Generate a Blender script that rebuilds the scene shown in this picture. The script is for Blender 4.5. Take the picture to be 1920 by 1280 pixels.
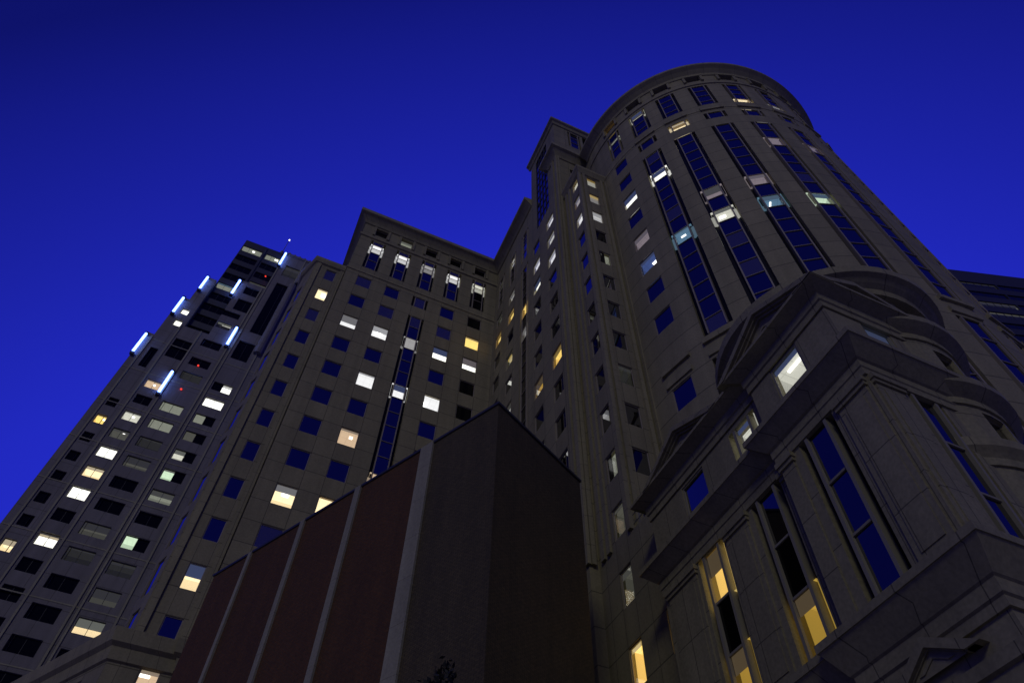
import bpy, bmesh, math, random
from mathutils import Matrix, Vector

random.seed(7)
for _o in list(bpy.data.objects):
    bpy.data.objects.remove(_o)
scene = bpy.context.scene
COL = scene.collection
pi, R = math.pi, math.radians

# ------------------------------------------------------------------ camera
cam = bpy.data.cameras.new("camera")
cam.sensor_width = 36.0
cam.lens = 1334.78 / 1920 * 36.0
cam.clip_start, cam.clip_end = 0.1, 6000
cam_o = bpy.data.objects.new("camera", cam)
COL.objects.link(cam_o)
_r = Vector((0.913995, -0.405251, 0.019601))
_d = Vector((0.341024, 0.741171, -0.578247))
_f = Vector((0.219807, 0.535199, 0.815627))
cam_o.matrix_world = Matrix(((_r.x, -_d.x, -_f.x, 0), (_r.y, -_d.y, -_f.y, 0), (_r.z, -_d.z, -_f.z, 0), (0, 0, 0, 1)))
scene.camera = cam_o
GROUND = -1.6

# ------------------------------------------------------------------ dusk sky, dim warm glow of the city
GLOW_EL, GLOW_AZ = R(30), R(216)            # azimuth measured clockwise from +y (towards the facades' viewer side)
world = bpy.data.worlds.new("World")
scene.world = world
world.use_nodes = True
nt = world.node_tree
bg = nt.nodes["Background"]
sky = nt.nodes.new("ShaderNodeTexSky")
sky.sky_type = 'NISHITA'
sky.sun_disc = False
sky.sun_elevation = R(-5)
sky.sun_rotation = GLOW_AZ
tc = nt.nodes.new("ShaderNodeTexCoord")
dotn = nt.nodes.new("ShaderNodeVectorMath")         # brighter towards the sunset side, darker behind the viewer
dotn.operation = 'DOT_PRODUCT'
dotn.inputs[1].default_value = (0.5, 0.866, 0.0)
mr = nt.nodes.new("ShaderNodeMapRange")
mr.inputs[1].default_value, mr.inputs[2].default_value = -1.0, 1.0
ramp = nt.nodes.new("ShaderNodeValToRGB")
el = ramp.color_ramp.elements
SKY = [(0.0, 0.16), (0.5, 0.13), (0.555, 0.145), (0.60, 0.235), (0.675, 0.37), (0.75, 0.52), (1.0, 0.75)]
el[0].position, el[1].position = 0.0, 1.0
while len(el) < len(SKY):
    el.new(0.5)
for e_, (p_, v_) in zip(el, SKY):
    e_.position = p_
    e_.color = (v_ * 0.028, v_ * 0.042, v_, 1)
addn = nt.nodes.new("ShaderNodeVectorMath")
addn.operation = 'MULTIPLY_ADD'
addn.inputs[1].default_value = (10.0, 10.0, 10.0)
nt.links.new(tc.outputs["Generated"], dotn.inputs[0])
nt.links.new(dotn.outputs["Value"], mr.inputs[0])
nt.links.new(mr.outputs[0], ramp.inputs[0])
nt.links.new(ramp.outputs[0], addn.inputs[0])
nt.links.new(sky.outputs[0], addn.inputs[2])
nt.links.new(addn.outputs[0], bg.inputs[0])
bg.inputs[1].default_value = 0.1

city_glow = bpy.data.lights.new("sun", 'SUN')  # directional stand-in for city glow after sunset, added to light the facades
city_glow.energy = 0.32
city_glow.angle = R(14)
city_glow.color = (1.0, 0.98, 0.80)
city_glow_o = bpy.data.objects.new("sun", city_glow)
COL.objects.link(city_glow_o)
sd = Vector((math.sin(GLOW_AZ) * math.cos(GLOW_EL), math.cos(GLOW_AZ) * math.cos(GLOW_EL), math.sin(GLOW_EL)))
city_glow_o.rotation_euler = (-sd).to_track_quat('-Z', 'Y').to_euler()

vs = scene.view_settings
vs.view_transform, vs.look, vs.exposure, vs.gamma = 'Standard', 'None', 0.0, 1.0
vs.use_curve_mapping = False
scene.render.resolution_x, scene.render.resolution_y = 1024, 682

# ------------------------------------------------------------------ materials
MATS = {}


def new_mat(name):
    m = bpy.data.materials.new(name)
    m.use_nodes = True
    MATS[name] = m
    return m, m.node_tree, m.node_tree.nodes["Principled BSDF"]


def plain(name, col, rough=0.6, ior=1.45, metal=0.0):
    m, t, b = new_mat(name)
    b.inputs["Base Color"].default_value = (*col, 1)
    b.inputs["Roughness"].default_value = rough
    b.inputs["IOR"].default_value = ior
    b.inputs["Metallic"].default_value = metal
    return m


def stone(name, c1, c2, joint, mortar=0.014, rough=0.75, speck=0.12, offset=0.0, bump=0.25):
    """panels laid out in the UV grid (one UV unit is one panel), mottled, speckled, with sunk joints"""
    m, t, b = new_mat(name)
    N, L = t.nodes, t.links
    uv = N.new("ShaderNodeUVMap")
    br = N.new("ShaderNodeTexBrick")
    br.offset = offset
    br.squash = 1.0
    br.inputs["Color1"].default_value = (*c1, 1)
    br.inputs["Color2"].default_value = (*c2, 1)
    br.inputs["Mortar"].default_value = (*joint, 1)
    br.inputs["Scale"].default_value = 1.0
    br.inputs["Mortar Size"].default_value = mortar
    br.inputs["Mortar Smooth"].default_value = 0.15
    br.inputs["Brick Width"].default_value = 1.0
    br.inputs["Row Height"].default_value = 1.0
    L.new(uv.outputs[0], br.inputs["Vector"])
    co = N.new("ShaderNodeTexCoord")
    n1 = N.new("ShaderNodeTexNoise")
    n1.inputs["Scale"].default_value = 0.35
    n1.inputs["Detail"].default_value = 8
    n1.inputs["Roughness"].default_value = 0.65
    L.new(co.outputs["Object"], n1.inputs["Vector"])
    n2 = N.new("ShaderNodeTexNoise")
    n2.inputs["Scale"].default_value = 9.0
    n2.inputs["Detail"].default_value = 5
    L.new(co.outputs["Object"], n2.inputs["Vector"])
    mp = N.new("ShaderNodeMapping")                      # rain streaks: noise stretched along z
    mp.inputs["Scale"].default_value = (1.3, 1.3, 0.06)
    L.new(co.outputs["Object"], mp.inputs[0])
    n3 = N.new("ShaderNodeTexNoise")
    n3.inputs["Scale"].default_value = 1.0
    n3.inputs["Detail"].default_value = 4
    L.new(mp.outputs[0], n3.inputs["Vector"])
    r1 = N.new("ShaderNodeMapRange")
    r1.inputs[1].default_value, r1.inputs[2].default_value = 0.3, 0.7
    r1.inputs[3].default_value, r1.inputs[4].default_value = 0.90, 1.08
    L.new(n1.outputs["Fac"], r1.inputs[0])
    r2 = N.new("ShaderNodeMapRange")
    r2.inputs[1].default_value, r2.inputs[2].default_value = 0.3, 0.7
    r2.inputs[3].default_value, r2.inputs[4].default_value = 1 - speck, 1 + speck
    L.new(n2.outputs["Fac"], r2.inputs[0])
    r3 = N.new("ShaderNodeMapRange")
    r3.inputs[1].default_value, r3.inputs[2].default_value = 0.35, 0.7
    r3.inputs[3].default_value, r3.inputs[4].default_value = 0.86, 1.08
    L.new(n3.outputs["Fac"], r3.inputs[0])
    m1 = N.new("ShaderNodeMath"); m1.operation = 'MULTIPLY'
    m2 = N.new("ShaderNodeMath"); m2.operation = 'MULTIPLY'
    L.new(r1.outputs[0], m1.inputs[0]); L.new(r2.outputs[0], m1.inputs[1])
    L.new(m1.outputs[0], m2.inputs[0]); L.new(r3.outputs[0], m2.inputs[1])
    vm = N.new("ShaderNodeVectorMath"); vm.operation = 'SCALE'
    L.new(br.outputs["Color"], vm.inputs[0]); L.new(m2.outputs[0], vm.inputs["Scale"])
    L.new(vm.outputs[0], b.inputs["Base Color"])
    b.inputs["Roughness"].default_value = rough
    inv = N.new("ShaderNodeMath"); inv.operation = 'SUBTRACT'
    inv.inputs[0].default_value = 1.0
    L.new(br.outputs["Fac"], inv.inputs[1])
    bp = N.new("ShaderNodeBump")
    bp.inputs["Strength"].default_value = bump
    bp.inputs["Distance"].default_value = 0.03
    L.new(inv.outputs[0], bp.inputs["Height"])
    L.new(bp.outputs[0], b.inputs["Normal"])
    return m


def emit(name, col, strength=1.0, grid=None):
    m, t, b = new_mat(name)
    b.inputs["Base Color"].default_value = (*[min(0.6, c) for c in col], 1)
    b.inputs["Roughness"].default_value = 0.8
    b.inputs["Emission Color"].default_value = (*col, 1)
    b.inputs["Emission Strength"].default_value = strength
    if grid:
        N, L = t.nodes, t.links
        co = N.new("ShaderNodeTexCoord")
        br = N.new("ShaderNodeTexBrick")
        br.offset = 0
        br.inputs["Color1"].default_value = (*col, 1)
        br.inputs["Color2"].default_value = (*[c * 0.93 for c in col], 1)
        br.inputs["Mortar"].default_value = (*[c * 0.6 for c in col], 1)
        br.inputs["Scale"].default_value = 1
        br.inputs["Mortar Size"].default_value = 0.012
        br.inputs["Brick Width"].default_value = grid
        br.inputs["Row Height"].default_value = grid
        L.new(co.outputs["Object"], br.inputs["Vector"])
        L.new(br.outputs["Color"], b.inputs["Emission Color"])
    return m


WALL1, WALL2, JOINT = (0.27, 0.24, 0.13), (0.24, 0.213, 0.118), (0.10, 0.088, 0.05)
stone("stone_wall", WALL1, WALL2, JOINT, 0.016)
stone("stone_trim", (0.29, 0.26, 0.14), (0.27, 0.24, 0.13), (0.12, 0.10, 0.06), 0.010)
stone("stone_round", (0.28, 0.248, 0.138), (0.25, 0.222, 0.124), JOINT, 0.018)
stone("granite", (0.27, 0.242, 0.135), (0.245, 0.22, 0.122), JOINT, 0.010, speck=0.16)
stone("brick_red", (0.120, 0.046, 0.008), (0.085, 0.034, 0.007), (0.075, 0.05, 0.02), 0.10, 0.9, 0.2, 0.5, 0.4)
stone("brick_brown", (0.100, 0.075, 0.032), (0.072, 0.055, 0.025), (0.055, 0.044, 0.02), 0.10, 0.9, 0.2, 0.5, 0.4)
stone("concrete_strip", (0.33, 0.31, 0.20), (0.31, 0.29, 0.19), (0.2, 0.18, 0.11), 0.006)
stone("grey_cladding", (0.20, 0.185, 0.175), (0.185, 0.17, 0.16), (0.11, 0.10, 0.09), 0.012)
plain("frame_bronze", (0.30, 0.26, 0.20), 0.5)
plain("frame_stone", (0.26, 0.24, 0.17), 0.6)
plain("frame_dark", (0.03, 0.028, 0.03), 0.5)
plain("frame_grey", (0.16, 0.15, 0.16), 0.5)
plain("glass_blue", (0.003, 0.003, 0.004), 0.015, 2.6)
plain("glass_blind", (0.06, 0.055, 0.055), 0.03, 2.5)
plain("glass_black", (0.003, 0.003, 0.003), 0.05, 1.3)
plain("glass_dim", (0.006, 0.006, 0.006), 0.06, 1.22)
plain("slot_black", (0.006, 0.006, 0.008), 0.35, 1.2)
plain("glass_curtain", (0.01, 0.012, 0.02), 0.04, 1.45)
plain("roofing", (0.06, 0.06, 0.06), 0.9)
plain("metal_dark", (0.04, 0.04, 0.045), 0.45)
plain("bark", (0.045, 0.035, 0.025), 0.9)
plain("leaf", (0.018, 0.02, 0.012), 0.7)
plain("blind_pale", (0.35, 0.34, 0.32), 0.8)

m, t, b = new_mat("glass_clear")       # lit rooms are seen through this pane
N, L = t.nodes, t.links
tr = N.new("ShaderNodeBsdfTransparent")
gl = N.new("ShaderNodeBsdfGlossy")
gl.inputs["Roughness"].default_value = 0.02
fr = N.new("ShaderNodeFresnel")
fr.inputs["IOR"].default_value = 1.6
mx = N.new("ShaderNodeMixShader")
L.new(fr.outputs[0], mx.inputs[0]); L.new(tr.outputs[0], mx.inputs[1]); L.new(gl.outputs[0], mx.inputs[2])
L.new(mx.outputs[0], N["Material Output"].inputs["Surface"])

LIT = {  # colours the room surfaces emit, linear
    'warm': (0.80, 0.60, 0.22), 'white': (0.66, 0.66, 0.66), 'grey': (0.30, 0.295, 0.29), 'cream': (0.85, 0.72, 0.48),
    'peach': (0.50, 0.39, 0.27), 'amber': (0.42, 0.28, 0.05), 'gold': (0.85, 0.62, 0.20), 'green': (0.50, 0.60, 0.47),
    'dim': (0.075, 0.075, 0.06), 'half': (0.20, 0.21, 0.17), 'teal': (0.09, 0.17, 0.24), 'bone': (0.50, 0.50, 0.44),
    'bluedim': (0.05, 0.08, 0.20), 'faint': (0.022, 0.022, 0.018), 'bright': (1.0, 1.0, 0.92), 'mauve': (0.20, 0.17, 0.18),
    'red': (0.35, 0.03, 0.02), 'frost': (0.18, 0.30, 0.62), 'amberdim': (0.12, 0.075, 0.02)}
for k, c in LIT.items():
    emit("room_" + k, c, 1.0, 0.62)  # ceiling emits by itself, lamp light put into its colour
    emit("room_wall_" + k, tuple(x * 0.62 for x in c), 1.0)  # walls emit dimmer, replacing light bounced from the ceiling
    emit("blind_" + k, tuple(x * 0.42 + 0.02 for x in c), 1.0)  # backlight of the blind is put in as its own emission
emit("lamp_white", (1.0, 0.97, 0.9), 2.2)
emit("lamp_warm", (1.0, 0.86, 0.6), 1.8)
emit("lamp_red", (1.0, 0.05, 0.03), 1.2)
emit("neon_blue", (0.13, 0.24, 1.0), 9.0)

# ------------------------------------------------------------------ mesh builder
class MB:
    def __init__(s):
        s.v, s.f, s.mi, s.uv = [], [], [], []

    def face(s, pts, mi=0, uvs=None):
        n = len(s.v)
        s.v += [tuple(p) for p in pts]
        s.f.append(tuple(range(n, n + len(pts))))
        s.mi.append(mi)
        s.uv.append(uvs)

    def box(s, x0, x1, y0, y1, z0, z1, mi=0):
        p = [(x0, y0, z0), (x1, y0, z0), (x1, y1, z0), (x0, y1, z0), (x0, y0, z1), (x1, y0, z1), (x1, y1, z1), (x0, y1, z1)]
        for q in ((0, 3, 2, 1), (4, 5, 6, 7), (0, 1, 5, 4), (1, 2, 6, 5), (2, 3, 7, 6), (3, 0, 4, 7)):
            s.face([p[i] for i in q], mi)

    def obox(s, M, x0, x1, y0, y1, z0, z1, mi=0):
        n = len(s.v)
        s.box(x0, x1, y0, y1, z0, z1, mi)
        s.v[n:] = [tuple(M @ Vector(p)) for p in s.v[n:]]

    def tube(s, a, b, r0, r1, n=10, mi=0, caps=True):
        a, b = Vector(a), Vector(b)
        d = (b - a).normalized()
        x = d.orthogonal().normalized()
        y = d.cross(x)
        A = [a + (x * math.cos(2 * pi * i / n) + y * math.sin(2 * pi * i / n)) * r0 for i in range(n)]
        B = [b + (x * math.cos(2 * pi * i / n) + y * math.sin(2 * pi * i / n)) * r1 for i in range(n)]
        for i in range(n):
            j = (i + 1) % n
            s.face([A[i], A[j], B[j], B[i]], mi)
        if caps:
            s.face(A[::-1], mi)
            s.face(B, mi)

    def mesh(s, name, mats, smooth=False):
        me = bpy.data.meshes.new(name)
        me.from_pydata(s.v, [], s.f)
        for m in mats:
            me.materials.append(MATS[m])
        me.polygons.foreach_set("material_index", s.mi)
        uvl = me.uv_layers.new(name="UVMap")
        k = 0
        data = uvl.data
        for fi, f in enumerate(s.f):
            u = s.uv[fi]
            if u is None:
                p = [Vector(s.v[i]) for i in f]
                nrm = (p[1] - p[0]).cross(p[2] - p[0])
                if abs(nrm.z) > 0.7 * nrm.length:
                    u = [(q.x / 1.65 + 0.5, q.y / 1.65 + 0.5) for q in p]
                elif abs(nrm.x) > abs(nrm.y):
                    u = [(q.y / 1.65 + 0.5, q.z / 1.95 + 0.43) for q in p]
                else:
                    u = [(q.x / 1.65 + 0.5, q.z / 1.95 + 0.43) for q in p]
            for q in u:
                data[k].uv = q
                k += 1
        bm = bmesh.new()
        bm.from_mesh(me)
        bmesh.ops.remove_doubles(bm, verts=bm.verts, dist=0.0004)
        bm.to_mesh(me)
        bm.free()
        if smooth:
            for p in me.polygons:
                p.use_smooth = True
        me.update()
        return me

    def build(s, name, mats, parent=None, smooth=False):
        return link(name, s.mesh(name, mats, smooth), parent)


def link(name, me, parent=None, M=None):
    o = bpy.data.objects.new(name, me)
    COL.objects.link(o)
    if parent is not None:
        o.parent = parent
    if M is not None:
        o.matrix_basis = M
    return o


def thing(name, label, cat, loc=(0, 0, 0)):
    o = bpy.data.objects.new(name, None)
    COL.objects.link(o)
    o.location = loc
    o["label"], o["category"] = label, cat
    return o


def struct(o, kind='structure'):
    o["kind"] = kind
    return o


# ------------------------------------------------------------------ facades
def plane_M(u, z, O, U):
    """matrix of a wall plane: local x along U, local y inward, local z up; O = world point of u = 0"""
    U = Vector((U[0], U[1], 0)).normalized()
    Y = Vector((-U.y, U.x, 0))
    p = Vector((O[0], O[1], 0)) + U * u
    return Matrix(((U.x, Y.x, 0, p.x), (U.y, Y.y, 0, p.y), (0, 0, 1, z), (0, 0, 0, 1)))


class Wall:
    """flat wall through O along U (outside on the right hand of U), pierced by openings"""
    def __init__(s, O, U, u0, u1, z0, z1, uref=0.0, uw=1.65, zref=58.84, zh=1.95):
        s.O, s.U = O, U
        s.r = (u0, u1, z0, z1)
        s.h = []
        s.g = (uref, uw, zref, zh)

    def M(s, u, z):
        return plane_M(u, z, s.O, s.U)

    def hole(s, uc, w, z0, z1, depth=0.3):
        s.h.append((uc - w / 2, uc + w / 2, z0, z1, depth))

    def P(s, u, y, z):
        return s.M(u, z) @ Vector((0, y, 0))

    def uvof(s, u, z):
        a, w, b, h = s.g
        return ((u - a) / w + 100, (z - b) / h + 100)

    def emit(s, mb, mi=0):
        u0, u1, z0, z1 = s.r
        us = sorted({u0, u1, *[x for h in s.h for x in h[:2] if u0 < x < u1]})
        zs = sorted({z0, z1, *[x for h in s.h for x in h[2:4] if z0 < x < z1]})
        for a, b in zip(us, us[1:]):
            run = None
            for c, d in zip(zs, zs[1:]):
                mu, mz = (a + b) / 2, (c + d) / 2
                solid = not any(h[0] < mu < h[1] and h[2] < mz < h[3] for h in s.h)
                if solid:
                    q = [(a, c), (b, c), (b, d), (a, d)]
                    mb.face([s.P(x, 0, z) for x, z in q], mi, [s.uvof(x, z) for x, z in q])
        for (a, b, c, d, dep) in s.h:
            for (p, q) in (((a, c), (b, c)), ((b, c), (b, d)), ((b, d), (a, d)), ((a, d), (a, c))):
                mb.face([s.P(p[0], 0, p[1]), s.P(p[0], dep, p[1]), s.P(q[0], dep, q[1]), s.P(q[0], 0, q[1])], mi,
                        [(0.3, 0.3), (0.5, 0.3), (0.5, 0.6), (0.3, 0.6)])


class RoundWall:
    def __init__(s, c, r, a0, a1, z0, z1, step=3.0, zref=58.84, zh=1.95):
        s.c, s.r, s.lim, s.h, s.step, s.g = c, r, (a0, a1, z0, z1), [], step, (zref, zh)

    def M(s, a, z, r=None):
        r = s.r if r is None else r
        ca, sa = math.cos(R(a)), math.sin(R(a))
        U = Vector((-sa, ca, 0))
        p = (s.c[0] + r * ca, s.c[1] + r * sa)
        return plane_M(0, z, p, U)

    def hole(s, ac, w, z0, z1, depth=0.3):
        da = math.degrees(w / 2 / s.r)
        s.h.append((ac - da, ac + da, z0, z1, depth))

    def emit(s, mb, mi=0):
        a0, a1, z0, z1 = s.lim
        n = int((a1 - a0) / s.step)
        aa = sorted({a0, a1, *[x for h in s.h for x in h[:2]], *[a0 + (a1 - a0) * i / n for i in range(n)]})
        aa = [x for x in aa if a0 <= x <= a1]
        zs = sorted({z0, z1, *[x for h in s.h for x in h[2:4] if z0 < x < z1]})
        P = lambda a, r, z: (s.c[0] + r * math.cos(R(a)), s.c[1] + r * math.sin(R(a)), z)
        for a, b in zip(aa, aa[1:]):
            if b - a < 1e-6:
                continue
            for c, d in zip(zs, zs[1:]):
                mu, mz = (a + b) / 2, (c + d) / 2
                if any(h[0] < mu < h[1] and h[2] < mz < h[3] for h in s.h):
                    continue
                q = [(a, c), (b, c), (b, d), (a, d)]
                mb.face([P(x, s.r, z) for x, z in q], mi,
                        [(100.2 + (x + 200) * 0.0016, (z - s.g[0]) / s.g[1] + 100) for x, z in q])
        for (a, b, c, d, dep) in s.h:
            for (p, q) in (((a, c), (b, c)), ((b, c), (b, d)), ((b, d), (a, d)), ((a, d), (a, c))):
                mb.face([P(p[0], s.r, p[1]), P(p[0], s.r - dep, p[1]), P(q[0], s.r - dep, q[1]), P(q[0], s.r, q[1])], mi,
                        [(0.3, 0.3), (0.5, 0.3), (0.5, 0.6), (0.3, 0.6)])


def sweep(mb, path, prof, closed=False, mi=0, caps=True, uw=1.65):
    """profile (outset, z) swept along a plan path; outside is on the right hand of travel"""
    n = len(path)
    pts = [Vector(p) for p in path]
    offs = []
    for i in range(n):
        ds = []
        if closed or i > 0:
            ds.append((pts[i] - pts[i - 1]).normalized())
        if closed or i < n - 1:
            ds.append((pts[(i + 1) % n] - pts[i]).normalized())
        ns = [Vector((d.y, -d.x)) for d in ds]
        if len(ns) == 1:
            offs.append(ns[0])
        else:
            m = ns[0] + ns[1]
            m = m / max(0.2, m.dot(ns[0]))
            offs.append(m)
    ring = [[(pts[i].x + offs[i].x * o, pts[i].y + offs[i].y * o, z) for (o, z) in prof] for i in range(n)]
    segs = list(zip(range(n), list(range(1, n)) + [0]))
    if not closed:
        segs = segs[:-1]
    k = len(prof)
    run = 0.0
    for i, j in segs:
        ln = (pts[j] - pts[i]).length
        acc = 0.0
        for q in range(k):
            w = (q + 1) % k
            dl = math.hypot(prof[w][0] - prof[q][0], prof[w][1] - prof[q][1])
            mb.face([ring[i][q], ring[j][q], ring[j][w], ring[i][w]], mi,
                    [(run / uw, 0.3), ((run + ln) / uw, 0.3), ((run + ln) / uw, 0.6), (run / uw, 0.6)])
            acc += dl
        run += ln
    if caps and not closed:
        mb.face(ring[0], mi, [(0.3, 0.3)] * k)
        mb.face(ring[-1][::-1], mi, [(0.3, 0.3)] * k)


def arc(c, r, a0, a1, n):
    return [(c[0] + r * math.cos(R(a0 + (a1 - a0) * i / n)), c[1] + r * math.sin(R(a0 + (a1 - a0) * i / n))) for i in range(n + 1)]


# ------------------------------------------------------------------ windows
CACHE = {}


def cached(key, fn):
    if key not in CACHE:
        CACHE[key] = fn()
    return CACHE[key]


def quad_mesh(name, x0, x1, y, z0, z1, mat):
    mb = MB()
    mb.face([(x0, y, z0), (x1, y, z0), (x1, y, z1), (x0, y, z1)])
    return mb.mesh(name, [mat])


def room_mesh(x0, x1, y, z0, z1, kind, depth, lamp):
    """the lit room behind a pane: ceiling, back and side walls, and a ceiling lamp"""
    mb = MB()
    e = 0.25
    a, b, c, d = x0 - e, x1 + e, z0 - 0.05, z1 + 0.12
    y0, y1 = y + 0.04, y + depth
    mb.face([(a, y0, d), (b, y0, d), (b, y1, d), (a, y1, d)], 0)
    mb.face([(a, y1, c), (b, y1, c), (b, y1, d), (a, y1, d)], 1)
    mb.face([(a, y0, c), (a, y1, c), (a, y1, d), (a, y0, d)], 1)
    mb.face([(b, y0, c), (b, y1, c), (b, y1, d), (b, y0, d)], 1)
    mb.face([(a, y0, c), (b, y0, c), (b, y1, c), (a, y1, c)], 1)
    if lamp:
        lx, ly, sx, sy = lamp
        mb.box(lx - sx / 2, lx + sx / 2, y + ly - sy / 2, y + ly + sy / 2, d - 0.07, d - 0.01, 2)
    return mb.mesh("lit_room", ["room_" + kind, "room_wall_" + kind, "lamp_white"])


def lit_part(win, x0, x1, y, z0, z1, kind, blind=0.0, lamp=None, depth=2.0, bl=None, half=None):
    """pane, room behind it and an optional half lowered blind"""
    r = lambda *a: tuple(round(v, 3) if isinstance(v, float) else v for v in a)
    if half:
        xm = (x0 + x1) / 2
        dk = (xm, x1) if half == 'l' else (x0, xm)
        link("pane", cached(r('q', dk[0], dk[1], y, z0, z1, 'glass_dim'), lambda: quad_mesh("pane", dk[0], dk[1], y, z0, z1, 'glass_dim')), win)
        x0, x1 = (x0, xm) if half == 'l' else (xm, x1)
    link("pane", cached(r('q', x0, x1, y, z0, z1, 'c'), lambda: quad_mesh("pane", x0, x1, y, z0, z1, 'glass_clear')), win)
    link("lit_room", cached(r('room', x0, x1, y, z0, z1, kind, depth, lamp), lambda: room_mesh(x0, x1, y, z0, z1, kind, depth, lamp)), win)
    if blind:
        zb = z1 - (z1 - z0) * blind
        bm_ = "blind_" + (bl or kind)
        link("blind", cached(r('bl', x0, x1, y, zb, z1, bm_), lambda: quad_mesh("blind", x0 - .02, x1 + .02, y + .03, zb, z1, bm_)), win)


def frame_mesh(w, h, y, t, fd, mat, mull=0, sill=True):
    mb = MB()
    a, b = -w / 2, w / 2
    mb.box(a, a + t, y - fd, y + .05, t, h - t)
    mb.box(b - t, b, y - fd, y + .05, t, h - t)
    mb.box(a, b, y - fd, y + .05, 0, t)
    mb.box(a, b, y - fd, y + .05, h - t, h)
    for i in range(mull):
        x = a + (b - a) * (i + 1) / (mull + 1)
        mb.box(x - t * .4, x + t * .4, y - fd * .8, y + .05, t, h - t)
    return mb.mesh("window", [mat])


def window(parent, M, w, h, lit=None, glass="glass_blue", y=0.1, t=0.06, fd=0.04, mat="frame_bronze", mull=0):
    me = cached(('fr', w, h, y, t, fd, mat, mull), lambda: frame_mesh(w, h, y, t, fd, mat, mull))
    o = link("window", me, parent, M)
    x0, x1, z0, z1 = -w / 2 + t, w / 2 - t, t, h - t
    if lit is None:
        link("pane", cached(('q', w, h, y, t, glass), lambda: quad_mesh("pane", x0, x1, y, z0, z1, glass)), o)
    else:
        lit_part(o, x0, x1, y, z0, z1, **lit)
    return o


def strip(parent, M, panes, gw=1.06, fr=0.09, sd=0.27, y=0.08, mat="frame_bronze", name="window_bay", glass="glass_blue", bars=0.05):
    """tall bay: a stack of panes between two proud mullions with dark slots outside; panes = [(z0, z1, kind)]"""
    z0, z1 = panes[0][0], panes[-1][1]
    mb = MB()
    g = gw / 2
    for sgn in (-1, 1):
        a, b = sorted((sgn * g, sgn * (g + fr)))
        mb.box(a, b, -0.02, y + .22, z0, z1, 0)
        a, b = sorted((sgn * (g + fr), sgn * (g + fr + sd)))
        mb.face([(a, y + .22, z0), (b, y + .22, z0), (b, y + .22, z1), (a, y + .22, z1)], 1)
    for (a, b, k) in panes[1:]:
        mb.box(-g, g, y - .06, y + .02, a - bars / 2, a + bars / 2, 0)
    o = mb.build(name, [mat, "slot_black"], parent)
    o.matrix_basis = M
    mp = MB()
    mt, slot = [], {}
    for (a, b, k) in panes:
        if isinstance(k, dict):
            k = dict(k)
            side = k.pop('side', None)
            lit_part(o, -g, g, y, a + .02, b - .02, **k)
            if side:
                for sgn in (-1, 1):
                    ms = MB()
                    c, d = sorted((sgn * (g + fr + .02), sgn * (g + fr + sd - .02)))
                    ms.face([(c, y + .2, a), (d, y + .2, a), (d, y + .2, a + (b - a) * side), (c, y + .2, a + (b - a) * side)])
                    ms.build("sidelight", ["blind_" + k['kind']], o)
        else:
            gm = k or glass
            if gm not in slot:
                slot[gm] = len(mt)
                mt.append(gm)
            mp.face([(-g, y, a), (g, y, a), (g, y, b), (-g, y, b)], slot[gm])
    if mp.f:
        mp.build("pane", mt, o)
    return o


FL = 3.9
def sill(k): return 58.84 + FL * k


# lit recipes
def W(kind, blind=0.0, lamp=None, **k): return dict(kind=kind, blind=blind, lamp=lamp, **k)


def stack(k_top, k_bot, lits={}, half_spandrel=True):
    """vision pane and spandrel pane for every floor from k_bot up to k_top"""
    out = []
    for k in range(k_bot, k_top + 1):
        if k > k_bot:
            out.append((sill(k) - 2.05, sill(k), lits.get((k, 's'))))
        out.append((sill(k), sill(k) + 1.85, lits.get(k)))
    return out


# =================================================================== 1. ground
mb = MB()
mb.face([(-900, -900, GROUND), (900, -900, GROUND), (900, 900, GROUND), (-900, 900, GROUND)], 0, [(0, 0), (600, 0), (600, 600), (0, 600)])
stone("paving", (0.50, 0.46, 0.36), (0.46, 0.42, 0.33), (0.2, 0.18, 0.16), 0.01)  # kept pale so the unseen ground bounces light up to the soffits
struct(mb.build("ground", ["paving"]))
mb = MB()
mb.box(-14, 14.0, -9, 6.2, GROUND - .3, GROUND + .004)
stone("asphalt", (0.055, 0.055, 0.055), (0.05, 0.05, 0.05), (0.05, 0.05, 0.05), 0.0)
struct(mb.build("street", ["asphalt"]))
mb = MB()
mb.box(-14, 14.0, 6.2, 6.45, GROUND - .2, GROUND + .13)
struct(mb.build("kerb", ["concrete_strip"]))

# =================================================================== 2. broad office block (face towards the viewer)
ob = thing("stone_office_block", "broad stone office block with flat cornice, right of the grey tower with blue light tubes",
           "office building", (7, 44, GROUND))
Mi = Matrix.Translation((-7, -44, -GROUND))


class Par:
    """keeps children of a thing in world coordinates"""
    def __init__(s, o):
        s.o, s.M = o, Matrix.Translation(-Vector(o.location))

    def add(s, o):
        o.parent = s.o
        o.matrix_basis = s.M @ o.matrix_basis
        return o


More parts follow.
